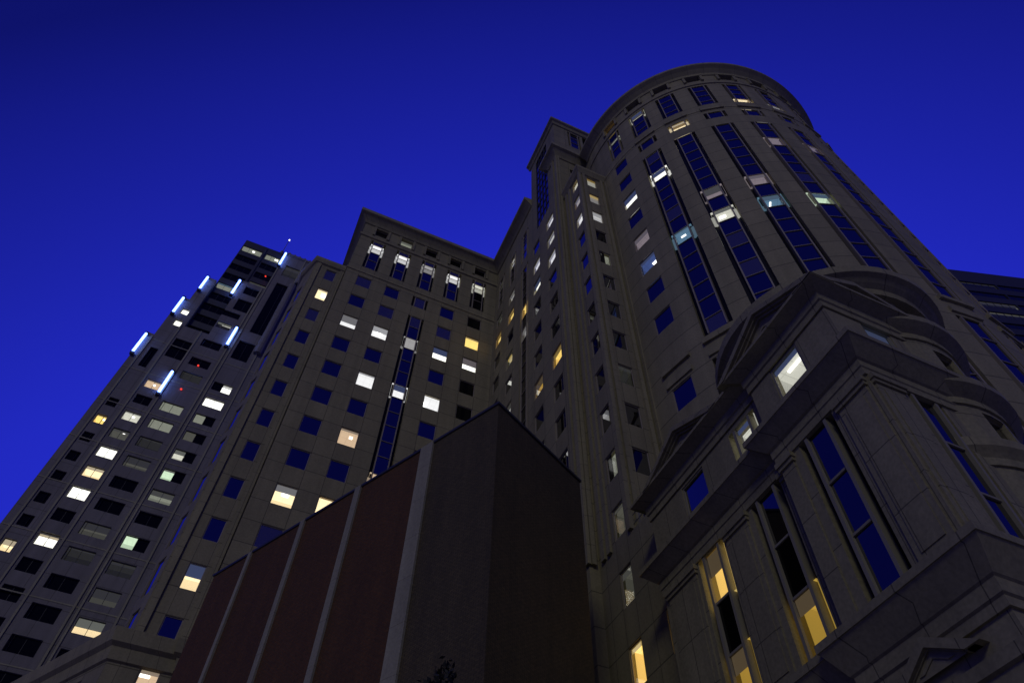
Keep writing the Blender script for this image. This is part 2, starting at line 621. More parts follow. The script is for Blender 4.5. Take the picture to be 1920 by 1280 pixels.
P1 = Par(ob)
YF = 43.85
CX = {2: 0.07, 3: 3.34, 4: 6.64, 5: 9.93, 6: 13.25}
f = Wall((0, YF), (1, 0), -2.15, 15.7, 23.7, 82.0, uref=-0.75, uw=1.645)
fb = Wall((0, YF), (1, 0), -2.15, 15.7, GROUND, 23.7, uref=-0.75, uw=1.645)
lits = {
    (2, 2): dict(glass="glass_blind"), (2, 0): W('white', .62, bl='grey'), (2, -6): W('cream', .34, (0.05, 1.0, .55, .5), bl='grey'),
    (2, -7): dict(glass="glass_blind"), (3, 1): dict(glass="glass_blind"),
    (3, 0): W('white', .45, (0.0, 0.85, .6, .35), bl='white'), (3, -2): W('white', .1, None), (3, -4): W('peach', .12, (0.3, .9, .28, .28)),
    (3, -6): W('cream', .0), (5, 2): None, (5, 1): dict(glass="glass_blind"), (5, 0): W('bright', .5, None, bl='bluedim'),
    (5, -2): W('white', .0, (-.4, 1.3, .5, .5)), (6, 1): W('warm', .12), (6, 0): W('bright', .55, None, bl='mauve'),
    (6, 2): dict(glass="glass_dim"), (6, -1): dict(glass="glass_dim"), (6, -2): dict(glass="glass_dim")}
for c in (2, 3, 5, 6):
    for k in range(-9, 3):
        f.hole(CX[c], 1.63, sill(k) - .05, sill(k) + 1.92)
        lt = lits.get((c, k))
        kw = lt if (lt and 'glass' in lt) else dict(lit=lt)
        P1.add(window(None, f.M(CX[c], sill(k) - .05), 1.63, 1.97, **kw))
TALL = lambda lk: [(70.65, 72.5, None), (72.5, 74.3, None), (74.3, 75.25, lk), (75.25, 76.1, lk), (76.1, 76.9, 'glass_blind')]
for c, kd in zip((2, 3, 4, 5, 6), ('white', 'white', 'grey', 'white', 'bone')):
    f.hole(CX[c] + .1, 1.82, 70.62, 76.92, .5)
    lk = W(kd, .0, side=.9)
    ps = TALL(lk)
    if c == 6:
        ps = [(a, b, 'glass_dim' if k is None else k) for a, b, k in ps]
    P1.add(strip(None, f.M(CX[c] + .1, 0), ps))
    f.hole(CX[c] + .05, 1.5, 78.45, 80.1, .45)
    P1.add(window(None, f.M(CX[c] + .05, 78.45), 1.5, 1.65, glass=("glass_blue" if c == 2 else "glass_dim"), y=.35) if c != 3
           else window(None, f.M(CX[c] + .05, 78.45), 1.5, 1.65, lit=W('half', .3), y=.35))
f.hole(CX[4], 1.82, sill(2) - .05, sill(2) + 1.9, .5)
P1.add(strip(None, f.M(CX[4], 0), [(sill(2), sill(2) + 1.85, 'glass_blind')]))
f.hole(CX[4], 1.82, sill(-9) - .05, sill(1) + 1.9, .5)
P1.add(strip(None, f.M(CX[4], 0), stack(1, -9, {1: 'glass_blind', (1, 's'): None, 0: W('grey', .0, side=.2), -2: W('white', .45, bl='bluedim'), -5: W('peach', .0, side=.8)})))
# left recessed bay, with its own lower roof
f1 = Wall((0, 44.6), (1, 0), -5.45, -2.15, 23.7, 69.9, uref=-4.1, uw=1.07)
for k in range(-9, 3):
    f1.hole(-3.57, 1.12, sill(k) - .05, sill(k) + 1.92)
    lt = {1: W('cream', .1, (.2, .75, .5, .5)), 0: dict(glass="glass_blind"), -8: W('cream', .5, (.25, .6, .4, .35), bl='bluedim'), 2: dict(glass="glass_blind")}.get(k)
    kw = lt if (lt and 'glass' in lt) else dict(lit=lt)
    P1.add(window(None, f1.M(-3.57, sill(k) - .05), 1.12, 1.97, **kw))
# angled left flank following the side street, with a column of narrow glazing
fl = Wall((-5.45, 44.6), (0.34, -0.94), -2.7, 0, 23.7, 69.9, uref=0, uw=1.35)
for k in range(-9, 2):
    fl.hole(-1.5, 1.2, sill(k) - .3, sill(k) + 2.5)
    P1.add(window(None, fl.M(-1.5, sill(k) - .3), 1.2, 2.8, y=.08, fd=.02, t=.05, glass="glass_blue"))
# base storeys, stepping forward
b0 = Wall((0, 44.1), (1, 0), -5.9, -2.2, GROUND, 22.7, uref=-4.1, uw=1.07)
b0.hole(-3.5, 1.12, 20.1, 22.0)
P1.add(window(None, b0.M(-3.5, 20.1), 1.12, 1.9, lit=W('peach', .12, (-.3, .7, .6, .6))))
bl_ = Wall((-5.9, 44.1), (0.50, -0.866), -22, 0, GROUND, 22.7, uref=0, uw=2.0)
bl_.hole(-2.6, 1.3, 19.3, 21.4)
P1.add(window(None, bl_.M(-2.6, 19.3), 1.3, 2.1, y=.1))
mb = MB()
for w_ in (f, fb, f1, fl, b0, bl_):
    w_.emit(mb)
mb.face([(-2.15, 43.85, 69.9), (-2.15, 44.6, 69.9), (-2.15, 44.6, 23.7), (-2.15, 43.85, 23.7)])
mb.face([(-2.15, 43.85, 82), (-2.15, 70, 82), (-2.15, 70, 69), (-2.15, 43.85, 69)])
mb.face([(-2.15, 70, 82), (16, 70, 82), (16, 70, GROUND), (-2.15, 70, GROUND)])
mb.face([(-2.15, 43.85, 81.9), (16, 43.85, 81.9), (16, 70, 81.9), (-2.15, 70, 81.9)], 1)
mb.face([(-5.45, 44.6, 69.8), (-2.15, 44.6, 69.8), (-2.15, 60.0, 69.8), (-6.37, 60.0, 69.8), (-6.37, 47.14, 69.8)], 1)
mb.face([(-6.37, 47.14, 69.9), (-6.37, 60, 69.9), (-6.37, 60, GROUND), (-6.37, 47.14, GROUND)])
P1.add(mb.build("wall", ["stone_wall", "roofing"]))
CORN = [(-.05, 80.35), (.12, 80.4), (.3, 80.75), (.75, 81.35), (1.07, 81.5), (1.07, 82.1), (.95, 82.1), (-.05, 82.25)]
mb = MB()
sweep(mb, [(-2.15, 60), (-2.15, YF), (15.7, YF), (15.7, 33.2)], CORN)
P1.add(mb.build("cornice", ["stone_trim"]))
mb = MB()
sweep(mb, [(-2.15, 50), (-2.15, YF), (15.7, YF)], [(-.03, 77.2), (.16, 77.3), (.2, 77.65), (.1, 77.75), (-.03, 77.8)])
sweep(mb, [(-2.15, 50), (-2.15, YF), (15.7, YF)], [(-.03, 69.2), (.1, 69.3), (.1, 69.6), (-.03, 69.65)])
for c in CX.values():    # raised surrounds of the attic windows
    for (a, b, z0, z1) in ((c - 1.0, c - .72, 78.2, 80.25), (c + .82, c + 1.1, 78.2, 80.25)):
        mb.box(a, b, YF - .14, YF + .02, z0, z1)
P1.add(mb.build("moulding", ["stone_trim"]))
mb = MB()
pth = [(-6.37, 60.0), (-6.37, 47.14), (-5.45, 44.6), (-2.15, 44.6)]
sweep(mb, pth, [(-.05, 69.0), (.2, 69.2), (.35, 69.6), (.35, 70.0), (-.05, 70.05)])
sweep(mb, [(-16.9, 63.15), (-5.9, 44.1), (-2.2, 44.1), (-2.2, 43.8), (7, 43.8)], [(-.05, 21.9), (.15, 22.0), (.25, 22.7), (.5, 22.9), (.6, 23.7), (-.6, 23.9)])
for x in (-2.5, -5.1):
    mb.box(x - .22, x + .22, 44.42, 44.62, 24, 69)
P1.add(mb.build("string_course", ["stone_trim"]))

# =================================================================== 3. stepped tower block (flank facing left)
tb = thing("stepped_stone_tower", "narrow stepped stone tower with lit window columns, attached left of the round tower",
           "office building", (19, 33, GROUND))
P2 = Par(tb)
s2 = Wall((15.7, 0), (0, -1), -43.85, -33.2, GROUND, 82.0, uref=-39.55, uw=1.68)
s1 = Wall((15.6, 0), (0, -1), -33.2, -26.5, GROUND, 92.4, uref=-32.85, uw=1.68)
SC = {'a': -28.8, 'b': -32.1, 'c': -35.3, 'd': -38.8, 'e': -42.2}
sl = {('a', 2): W('white', .3), ('a', 1): W('bone', .2), ('a', 0): W('white', .3, (.2, .8, .5, .3)), ('a', -4): W('gold', .35, bl='amber'),
      ('b', 1): W('white', .35), ('b', 0): W('bright', .5, bl='bluedim'), ('b', -4): W('amber', .55, (0.3, .7, .5, .4), bl='amberdim'),
      ('d', 1): W('warm', .1), ('e', 1): W('warm', .05), ('d', -1): W('half', .0), ('d', -3): W('grey', .4, bl='dim'),
      ('d', 2): W('grey', .3), ('e', 2): W('dim', .2), ('b', -1): dict(glass="glass_dim"), ('a', -3): dict(glass="glass_dim")}
for c, w_ in (('a', s1), ('b', s1), ('d', s2), ('e', s2)):
    for k in range(-12, 3):
        w_.hole(SC[c], 1.56, sill(k) - .05, sill(k) + 1.92, .32)
        lt = sl.get((c, k))
        kw = lt if (lt and 'glass' in lt) else dict(lit=lt)
        P2.add(window(None, w_.M(SC[c], sill(k) - .05), 1.56, 1.97, **kw))
for c in ('d', 'e'):
    s2.hole(SC[c], 1.8, 70.62, 76.92, .5)
    P2.add(strip(None, s2.M(SC[c], 0), TALL(W('bone', 0) if c == 'd' else W('dim', 0))))
s2.hole(SC['c'], 1.82, 70.62, 76.92, .5)
P2.add(strip(None, s2.M(SC['c'], 0), TALL('glass_dim')))
s2.hole(SC['c'], 1.82, sill(-12), sill(2) + 1.9, .5)
P2.add(strip(None, s2.M(SC['c'], 0), stack(2, -12, {0: W('gold', 0), (0, 's'): 'glass_dim', -1: W('grey', .4), -6: W('amber', .0, side=.5)}, ), glass="glass_dim"))
# big glazed bay of the attic
s1.hole(-30.25, 3.1, 71.2, 90.6, .5)
mb = MB()
for i in range(5):
    x = -1.5 + 3.0 * i / 4
    mb.box(x - .05, x + .05, .02, .14, 0, 19.4)
for j in range(11):
    z = 19.4 * j / 10
    mb.box(-1.55, 1.55, .05, .12, z - .05, z + .05)
o = mb.build("glazed_bay", ["frame_dark"])
o.matrix_basis = s1.M(-30.25, 71.2)
mp = MB()
mp.face([(-1.55, .1, 0), (1.55, .1, 0), (1.55, .1, 19.4), (-1.55, .1, 19.4)])
mp.build("pane", ["glass_blue"], o)
P2.add(o)
# front of the stepped tower above the wing
ff = Wall((0, 26.5), (1, 0), 15.6, 19.8, GROUND, 92.4, uref=17.2, uw=1.68)
ff.hole(18.55, 1.8, 86.6, 91.6, .5)
P2.add(strip(None, ff.M(18.55, 0), [(86.65, 88.3, None), (88.3, 89.9, None), (89.9, 91.55, None)]))
ff.hole(17.9, 1.1, 77.4, 78.5, .4)
P2.add(window(None, ff.M(17.9, 77.4), 1.1, 1.1, glass="slot_black", y=.35))
ff.hole(17.9, 1.3, 70.65, 72.6, .4)
P2.add(window(None, ff.M(17.9, 70.65), 1.3, 1.95, glass="glass_dim", y=.3))
# wing in front, two lit columns
wl = Wall((16.2, 0), (0, -1), -26.5, -23.2, GROUND, 69.3, uref=-24.75, uw=1.1)
wlo = Wall((16.2, 0), (0, -1), -23.2, -20.2, GROUND, 23.2, uref=-24.75, uw=1.1)
wf = Wall((0, 23.2), (1, 0), 16.2, 19.9, 23.2, 69.3, uref=17.1, uw=1.0)
wll = {2: W('bone', .0), 1: W('grey', .3), 0: W('white', .25, (0, .6, .3, .4)), -1: None, -2: None, -3: None, -8: W('half', .0, half='r'), -9: W('dim', .1, (.15, .55, .3, .25)),
       -10: W('dim', .2), -11: W('mauve', .3)}
wfl = {2: W('cream', .25, bl='amber'), 1: W('warm', .3, bl='warm'), 0: W('bright', .4, bl='white'), -1: dict(glass="glass_black"), -2: W('half', .0, half='r'), -10: dict(glass="glass_dim"), -6: W('faint', .2)}
for k in range(-14, 3):
    wl.hole(-24.2, 1.08, sill(k) - .05, sill(k) + 1.92, .3)
    lt = wll.get(k)
    kw = lt if (lt and 'glass' in lt) else dict(lit=lt)
    if k == -11:
        kw = dict(lit=W('gold', .12))
    P2.add(window(None, wl.M(-24.2, sill(k) - .05), 1.08, 1.97, **kw))
    if k >= -9:
        wf.hole(17.6, 1.08, sill(k) - .05, sill(k) + 1.92, .3)
        lt = wfl.get(k)
        kw = lt if (lt and 'glass' in lt) else dict(lit=lt)
        P2.add(window(None, wf.M(17.6, sill(k) - .05), 1.08, 1.97, **kw))
for (k, lt) in ((-11, W('gold', .1, (-.2, .8, .5, .35))), (-12, None), (-13, None)):
    wlo.hole(-21.0, 1.08, sill(k) - .05, sill(k) + 1.92, .3)
    P2.add(window(None, wlo.M(-21.0, sill(k) - .05), 1.08, 1.97, lit=lt, glass="glass_dim"))
mb = MB()
for w_ in (s1, s2, ff, wl, wlo, wf):
    w_.emit(mb)
mb.face([(15.6, 33.2, 92.4), (15.7, 33.2, 92.4), (15.7, 33.2, GROUND), (15.6, 33.2, GROUND)])
mb.face([(15.6, 33.2, 92.4), (21, 33.2, 92.4), (21, 33.2, 82), (15.6, 33.2, 82)])
mb.face([(15.6, 26.5, 92.3), (21, 26.5, 92.3), (21, 33.2, 92.3), (15.6, 33.2, 92.3)], 1)
mb.face([(21, 26.5, 92.3), (21, 33.2, 92.3), (21, 33.2, 60), (21, 26.5, 60)])
mb.face([(15.7, 33.2, 81.9), (28, 33.2, 81.9), (28, 43.85, 81.9), (15.7, 43.85, 81.9)], 1)
mb.face([(16.2, 23.2, 69.2), (20, 23.2, 69.2), (20, 26.5, 69.2), (16.2, 26.5, 69.2)], 1)
mb.face([(16.2, 20.2, 23.0), (20, 20.2, 23.0), (20, 23.2, 23.0), (16.2, 23.2, 23.0)], 1)
P2.add(mb.build("wall", ["stone_wall", "roofing"]))
mb = MB()
AT = [(-.05, 91.9), (.15, 92.0), (.3, 92.4), (.55, 92.6), (.55, 93.1), (-.1, 93.2)]
sweep(mb, [(15.6, 33.6), (15.6, 26.5), (20.8, 26.5)], AT)
CORN2 = [(o_ * .9, z) for o_, z in CORN]
sweep(mb, [(16.4, 28.2), (15.6, 28.2), (15.6, 26.5), (19.3, 26.5)], CORN2)
sweep(mb, [(16.2, 26.5), (16.2, 23.2), (19.4, 23.2)], [(-.05, 68.7), (.12, 68.8), (.3, 69.2), (.42, 69.4), (.42, 69.75), (-.05, 69.85)])
P2.add(mb.build("cornice", ["stone_trim"]))
mb = MB()
for (x0, x1, y0, y1, z1) in ((15.45, 15.65, 26.35, 26.75, 80.5), (15.45, 15.65, 27.1, 27.5, 80.5), (15.7, 15.95, 26.3, 26.55, 80.5), (16.05, 16.25, 25.7, 26.05, 68.7),
                             (16.05, 16.25, 25.1, 25.45, 68.7), (16.05, 16.3, 23.05, 23.35, 68.7), (16.5, 16.75, 23.03, 23.22, 68.7),
                             (18.5, 18.75, 23.0, 23.22, 68.7), (18.95, 19.2, 22.9, 23.22, 68.7)):
    mb.box(x0, x1, y0, y1, 23.3, z1)
P2.add(mb.build("pilaster", ["stone_trim"]))
mb = MB()
for i in range(5):
    y = 20.4 + i * .7
    mb.tube((16.3, y, 23.0), (16.3, y, 24.15), .025, .025, 6)
for z in (23.6, 24.15):
    mb.tube((16.3, 20.3, z), (16.3, 23.2, z), .025, .025, 6)
P2.add(mb.build("railing", ["frame_grey"]))

# =================================================================== 4. round tower
RC, RR = (32.7, 23.5), 13.62
rt = thing("round_tower", "round stone tower with vertical blue glass strips and circular cornice, topmost in view",
           "office tower", (RC[0], RC[1], GROUND))
P3 = Par(rt)
rw = RoundWall(RC, RR, -185, -55, GROUND, 82.2)
back = RoundWall(RC, RR, -55, 175, GROUND, 82.2, step=6)
AC = {0: -167.3, 1: -153.2, 2: -139.3, 3: -124.6, 4: -109.8, 5: -95.0, 6: -80.2, 7: -66}
cl = {(1, 0): W('bright', .45, bl='bluedim', side=.55), (2, -3): W('bone', .25, (-.1, .7, .5, .2), bl='half', side=.8), (3, -3): W('teal', .35, (.1, .8, .12, .5), bl='teal', side=.4),
      (4, -3): W('green', .4, None, bl='teal'), (1, -3): W('teal', .1, (-.1, .6, .4, .12), side=.9), (1, 1): 'glass_blind', (2, -2): W('mauve', .6, bl='dim'), (3, -2): W('mauve', .3),
      (4, 0): W('mauve', .0), (1, -2): 'glass_blind', (4, -2): 'glass_blind', (2, -5): 'glass_blind', (2, (-5)): 'glass_blind', (2, -4): 'glass_blind',
      (1, -6): 'glass_blind', (5, -1): 'glass_blind', (5, 0): W('mauve', .2)}
for i, a in AC.items():
    # attic slit, two storey window, single window, long strip, lower strip
    rw.hole(a, 1.5, 78.4, 79.6, .45)
    P3.add(window(None, rw.M(a, 78.4), 1.5, 1.2, glass="slot_black", y=.4) if i != 0 else window(None, rw.M(a, 78.4), 1.5, 1.2, lit=W('amber', .2), y=.4))
    if i == 0:
        rw.hole(a, 1.75, 70.62, 76.6, .5)
        P3.add(strip(None, rw.M(a, 0), [(70.7, 72.6, None), (72.6, 74.3, None), (74.3, 75.0, W('half', 0)), (75.0, 76.55, 'glass_dim')]))
        for k in range(-12, 3):
            if k in (-6,):
                continue
            rw.hole(a, 1.62, sill(k) - .05, sill(k) + 1.92)
            lt = {0: W('bright', .5, bl='bluedim'), -2: W('mauve', .35), -3: W('bluedim', .2, (.1, .8, .5, .2))}.get(k)
            P3.add(window(None, rw.M(a, sill(k) - .05), 1.62, 1.97, lit=lt))
        continue
    rw.hole(a, 2.0, 70.62, 76.6, .5)
    lo = {4: W('cream', 0, side=.6), 5: W('grey', 0)}.get(i)
    top = {1: W('bone', .5, bl='bluedim')}.get(i)
    P3.add(strip(None, rw.M(a, 0), [(70.7, 71.7, lo), (71.7, 73.4, None), (73.4, 75.0, None), (75.0, 76.55, top)], gw=1.2, sd=.28))
    rw.hole(a, 2.0, sill(2) - .05, sill(2) + 1.55, .5)
    P3.add(strip(None, rw.M(a, 0), [(sill(2), sill(2) + 1.5, W('cream', .25, side=1.0) if i == 2 else None)], gw=1.2, sd=.28))
    rw.hole(a, 2.0, sill(-6) + .3, sill(1) + 1.9, .5)
    ps = [(max(z0, sill(-6) + .35), z1, k) for z0, z1, k in stack(1, -6, {k: v for (c, k), v in cl.items() if c == i})]
    P3.add(strip(None, rw.M(a, 0), ps, gw=1.2, sd=.28))
    rw.hole(a, 2.0, sill(-14), sill(-7) + 1.9, .5)
    P3.add(strip(None, rw.M(a, 0), stack(-7, -14), gw=1.2, sd=.28))
mb = MB()
rw.emit(mb)
back.emit(mb)
mb.face([(RC[0] + RR * math.cos(R(t_)), RC[1] + RR * math.sin(R(t_)), 82.1) for t_ in range(-185, 175, 6)], 1)
P3.add(mb.build("wall", ["stone_round", "roofing"]))
mb = MB()
sweep(mb, arc(RC, RR, -188, -40, 74), [(-.05, 79.9), (.1, 79.95), (.22, 80.3), (.6, 80.7), (.98, 81.0), (.98, 81.5), (.85, 81.55), (.85, 81.75), (-.2, 82.2)])
P3.add(mb.build("cornice", ["stone_trim"]))
mb = MB()
for (zz, hh, oo) in ((76.95, .45, .12), (69.0, .5, .05)):
    sweep(mb, arc(RC, RR, -186, -40, 73), [(-.03, zz), (oo, zz + .06), (oo, zz + hh - .06), (-.03, zz + hh)])
for a in AC.values():     # moulded surrounds of the attic slits
    M_ = rw.M(a, 0)
    mb.obox(M_, -1.05, -.78, -.16, .1, 78.15, 79.85)
    mb.obox(M_, .78, 1.05, -.16, .1, 78.15, 79.85)
    mb.obox(M_, -1.05, 1.05, -.2, .1, 79.66, 79.93)
    mb.obox(M_, -1.1, 1.1, -.14, .1, 68.9, 69.5) if a != AC[0] else None
    mb.obox(M_, -1.15, 1.15, -.16, .1, 35.0, 35.35)
    mb.obox(M_, -1.05, 1.05, -.1, .1, 33.75, 34.2)
P3.add(mb.build("string_course", ["stone_trim"]))

# =================================================================== 5. corner pavilion
pv = thing("corner_pavilion", "low stone corner building with triangular pediments, at the foot of the round tower",
           "corner building", (17, 13, GROUND))
P4 = Par(pv)
XN, XF, YN = 14.95, 15.25, 8.0
YB, YE, XR = 12.3, 20.2, 18.6
n1 = Wall((XN, 0), (0, -1), -YB, -YN, GROUND, 22.6, uref=-9.5, uw=1.4, zref=17.25)
n2 = Wall((XF, 0), (0, -1), -YE, -YB, GROUND, 22.6, uref=-12.7, uw=1.6, zref=17.25)
nf = Wall((0, YN), (1, 0), XN, XR, GROUND, 22.6, uref=XN, uw=1.6, zref=17.25)
PZ = [(11.4, 13.35), (13.35, 15.3), (15.3, 17.3)]


def tri(w_, u, kinds, sd=.3):
    w_.hole(u, .78 + .26 + 2 * sd, 11.3, 17.3, .55)
    P4.add(strip(None, w_.M(u, 0), [(a, b, k) for (a, b), k in zip(PZ, kinds)], gw=.82, fr=.12, sd=sd, y=.1, mat="frame_stone", bars=.08))


tri(n1, -10.45, (None, None, None))
tri(n2, -13.6, (W('amber', .3, side=.8, bl='amberdim'), 'glass_black', 'glass_blue'))
tri(n2, -17.0, (W('amber', .35, bl='amberdim'), 'glass_black', W('gold', .45, side=1.0, bl='amberdim')))
tri(nf, 17.2, (None, None, None), .2)
n1.hole(-10.4, 1.5, 19.1, 21.15, .4)
P4.add(window(None, n1.M(-10.4, 19.1), 1.5, 2.05, lit=W('bone', .14, (0.05, .55, 1.0, .1), bl='bluedim'), mat="frame_stone", t=.09, fd=.08, y=.12))
n2.hole(-13.55, 1.62, 19.1, 20.9, .5)
P4.add(strip(None, n2.M(-13.55, 0), [(19.1, 20.85, W('bone', .14, side=.9, bl='bluedim'))], gw=.78, fr=.13, sd=.28, y=.1, mat="frame_stone"))
n2.hole(-17.0, 1.55, 19.1, 21.0, .4)
P4.add(window(None, n2.M(-17.0, 19.1), 1.55, 1.9, mat="frame_stone", t=.07, fd=.08, y=.12))
nf.hole(17.2, 1.3, 19.1, 21.2, .4)
P4.add(window(None, nf.M(17.2, 19.1), 1.3, 2.1, lit=W('grey', .55, bl='bluedim'), mat="frame_stone", t=.07, fd=.08, y=.12))  # upper blue blind imitates reflected sky by its own glow
for w_, u in ((n1, -10.3), (n2, -13.6), (n2, -17.0), (nf, 17.2)):   # storey below the belt
    w_.hole(u, 1.3, 4.6, 8.2, .4)
    P4.add(window(None, w_.M(u, 4.6), 1.3, 3.6, mat="frame_stone", t=.07, fd=.08, y=.12, glass="glass_dim"))
mb = MB()
for w_ in (n1, n2, nf):
    w_.emit(mb)
mb.face([(XN, YB, GROUND), (XF, YB, GROUND), (XF, YB, 22.6), (XN, YB, 22.6)][::-1], 0)
mb.face([(XF, YE, GROUND), (20, YE, GROUND), (20, YE, 22.6), (XF, YE, 22.6)], 0)
mb.face([(XR, YN, GROUND), (XR, 14, GROUND), (XR, 14, 22.6), (XR, YN, 22.6)], 0)
mb.face([(XN, YN, 22.5), (XR, YN, 22.5), (XR, YB, 22.5), (XN, YB, 22.5)], 1)
mb.face([(XF, YB, 22.5), (22, YB, 22.5), (22, YE, 22.5), (XF, YE, 22.5)], 1)
P4.add(mb.build("wall", ["granite", "roofing"]))
pth = [(16.3, YE), (XF, YE), (XF, YB), (XN, YB), (XN, YN), (XR, YN), (XR, 9.6)]
mb = MB()
sweep(mb, pth, [(-.03, 17.32), (.06, 17.32), (.06, 17.62), (.1, 17.66), (.1, 17.95), (.18, 18.0), (.62, 18.5), (.65, 18.5), (.65, 18.72), (.5, 18.8), (-.03, 18.86)])
P4.add(mb.build("cornice", ["granite"]))
mb = MB()
sweep(mb, pth, [(-.03, 21.15), (.07, 21.15), (.07, 21.45), (.13, 21.5), (.15, 21.85), (.24, 21.9), (.58, 22.1), (.62, 22.1), (.62, 22.24), (-.03, 22.3)])
P4.add(mb.build("upper_cornice", ["granite"]))
mb = MB()
sweep(mb, pth, [(-.03, 9.3), (.08, 9.3), (.08, 9.55), (.14, 9.6), (.16, 9.95), (.22, 10.0), (.6, 10.72), (.64, 10.72), (.64, 10.95), (.05, 11.2), (-.03, 11.25)])
sweep(mb, pth, [(-.03, 8.3), (.1, 8.36), (.1, 8.66), (-.03, 8.7)])
P4.add(mb.build("belt_course", ["granite"]))


def pediment(w_, uc, hw, z0, rise, out, par):
    """triangular gable: two raking mouldings over a sunk tympanum with an inner raised triangle"""
    mb = MB()

    def band(h_, z_, r_, t_, y0, y1):
        o = [(-h_, z_), (0, z_ + r_), (h_, z_)]
        k = t_ / r_
        i_ = [(-h_ * (1 - 1.0 * k) + 0, z_), (0, z_ + r_ - t_), (h_ * (1 - 1.0 * k), z_)]
        for (a, b, c, d) in ((o[0], o[1], i_[1], i_[0]), (o[1], o[2], i_[2], i_[1])):
            q = [a, b, c, d]
            mb.face([(x, y0, z) for x, z in q])
            for e in range(4):
                p, s_ = q[e], q[(e + 1) % 4]
                mb.face([(p[0], y0, p[1]), (s_[0], y0, s_[1]), (s_[0], y1, s_[1]), (p[0], y1, p[1])])
    band(hw, z0, rise, .26, -out, .4)
    band(hw * .86, z0, rise * .86, .14, -out * .8, .4)
    band(hw * .78, z0, rise * .78, .12, -out * .62, .4)
    band(hw * .4, z0 + .1, rise * .38, .10, -out * .55, .4)
    mb.face([(-hw * .8, -out * .45, z0), (hw * .8, -out * .45, z0), (0, -out * .45, z0 + rise * .8)])
    mb.face([(-hw, .4, z0), (0, .4, z0 + rise), (hw, .4, z0)])
    o = mb.build("pediment", ["granite"])
    o.matrix_basis = w_.M(uc, 0)
    par.add(o)


pediment(n1, -10.3, 2.95, 22.15, 1.55, .66, P4)
pediment(n2, -16.75, 2.9, 22.15, 1.4, .66, P4)
pediment(nf, 16.7, 2.4, 22.15, 1.0, .6, P4)
pediment(n1, -10.15, 1.35, 8.95, .8, .3, P4)
mb = MB()    # raised piers and panel mouldings of the main storey
for (w_, a, b) in ((n1, -9.35, -8.15), (n1, -12.25, -11.65), (n2, -12.62, -12.32), (n2, -16.0, -14.7), (n2, -19.9, -18.0), (nf, 15.1, 16.2)):
    mb.obox(w_.M(0, 0), a, b, -.07, .02, 11.25, 16.95)
    mb.obox(w_.M(0, 0), a - .06, b + .06, -.14, .02, 16.95, 17.1)
    mb.obox(w_.M(0, 0), a - .1, b + .1, -.2, .02, 17.1, 17.3)
    if b - a > 1:
        mb.obox(w_.M(0, 0), a + .2, b - .2, -.1, .02, 11.5, 16.7)
P4.add(mb.build("pier", ["granite"]))

# round turret beside the pavilion, open colonnade on top
TC, TR = (19.7, 11.2), 3.45
ring = lambda r, n=48: arc(TC, r, -200, 160, n)[:-1]
tw = RoundWall(TC, TR, -200, 160, GROUND, 22.2, step=7.5, zref=17.25)
for a in (-122, -86, -50):
    tw.hole(a, 1.0, 19.2, 20.9, .35)
    P4.add(window(None, tw.M(a, 19.2), 1.0, 1.7, y=.2, mat="granite"))
    tw.hole(a, 1.0, 16.2, 17.5, .35)
    P4.add(window(None, tw.M(a, 16.2), 1.0, 1.3, y=.2, mat="granite"))
    tw.hole(a, 1.0, 11.4, 15.0, .35)
    P4.add(window(None, tw.M(a, 11.4), 1.0, 3.6, y=.25, mat="granite", glass="glass_dim"))
mb = MB()
tw.emit(mb)
dr = RoundWall(TC, 2.75, -200, 160, 22.2, 24.8, step=7.5, zref=17.25)
for a in range(-195, 160, 30):
    dr.hole(a, .75, 22.5, 24.0, .4)
dr.emit(mb)
mb.face([(TC[0] + 4 * math.cos(R(t_)), TC[1] + 4 * math.sin(R(t_)), 25.5) for t_ in range(0, 360, 8)])
mb.face([(TC[0] + 3.6 * math.cos(R(t_)), TC[1] + 3.6 * math.sin(R(t_)), 22.35) for t_ in range(0, 360, 8)])
P4.add(mb.build("turret_wall", ["granite"]))
mb = MB()
for (z0, o_) in ((14.9, .3), (17.7, .5), (21.3, .5)):
    sweep(mb, ring(TR), [(-.03, z0), (.08, z0), (.08, z0 + .3), (o_ * .6, z0 + .45), (o_, z0 + .6), (o_, z0 + .95), (-.03, z0 + 1.05)], closed=True)
sweep(mb, arc((19.7, 11.75), 3.8, -200, 160, 48)[:-1], [(-.9, 24.1), (.35, 24.1), (.4, 24.4), (.6, 24.55), (.75, 24.7), (.95, 24.8), (.95, 25.25), (-.3, 25.5)], closed=True)
P4.add(mb.build("turret_cornice", ["granite"]))
for i in range(12):
    for d_ in (-4.5, 4.5):
        a = -188 + 30 * i + d_
        x, y = 19.7 + 3.6 * math.cos(R(a)), 11.75 + 3.6 * math.sin(R(a))
        mb = MB()
        mb.tube((x, y, 22.3), (x, y, 22.5), .32, .3, 14)
        mb.tube((x, y, 22.5), (x, y, 23.9), .25, .22, 14)
        mb.tube((x, y, 23.9), (x, y, 24.15), .22, .32, 14)
        P4.add(mb.build("column", ["granite"]))

# =================================================================== 6. brick building
bb = thing("brick_building", "windowless dark brick building with pale vertical strips, in the middle foreground",
           "brick building", (7.28, 19.02, GROUND))
P5 = Par(bb)
C0 = Vector((7.28, 19.02))
DL, DR = Vector((-0.461, 0.887)).normalized(), Vector((0.887, 0.461)).normalized()
HB = 24.0
stripes = [(3.81, 4.57), (8.54, 8.93), (12.57, 12.9), (16.73, 17.0)]
LL, LR = 20.0, 6.1
wlft = Wall(C0, -DL, -LL, 0, GROUND, HB, uw=.215, zref=0, zh=.075)
wrgt = Wall(C0, DR, 0, LR, GROUND, HB, uw=.215, zref=0, zh=.075)


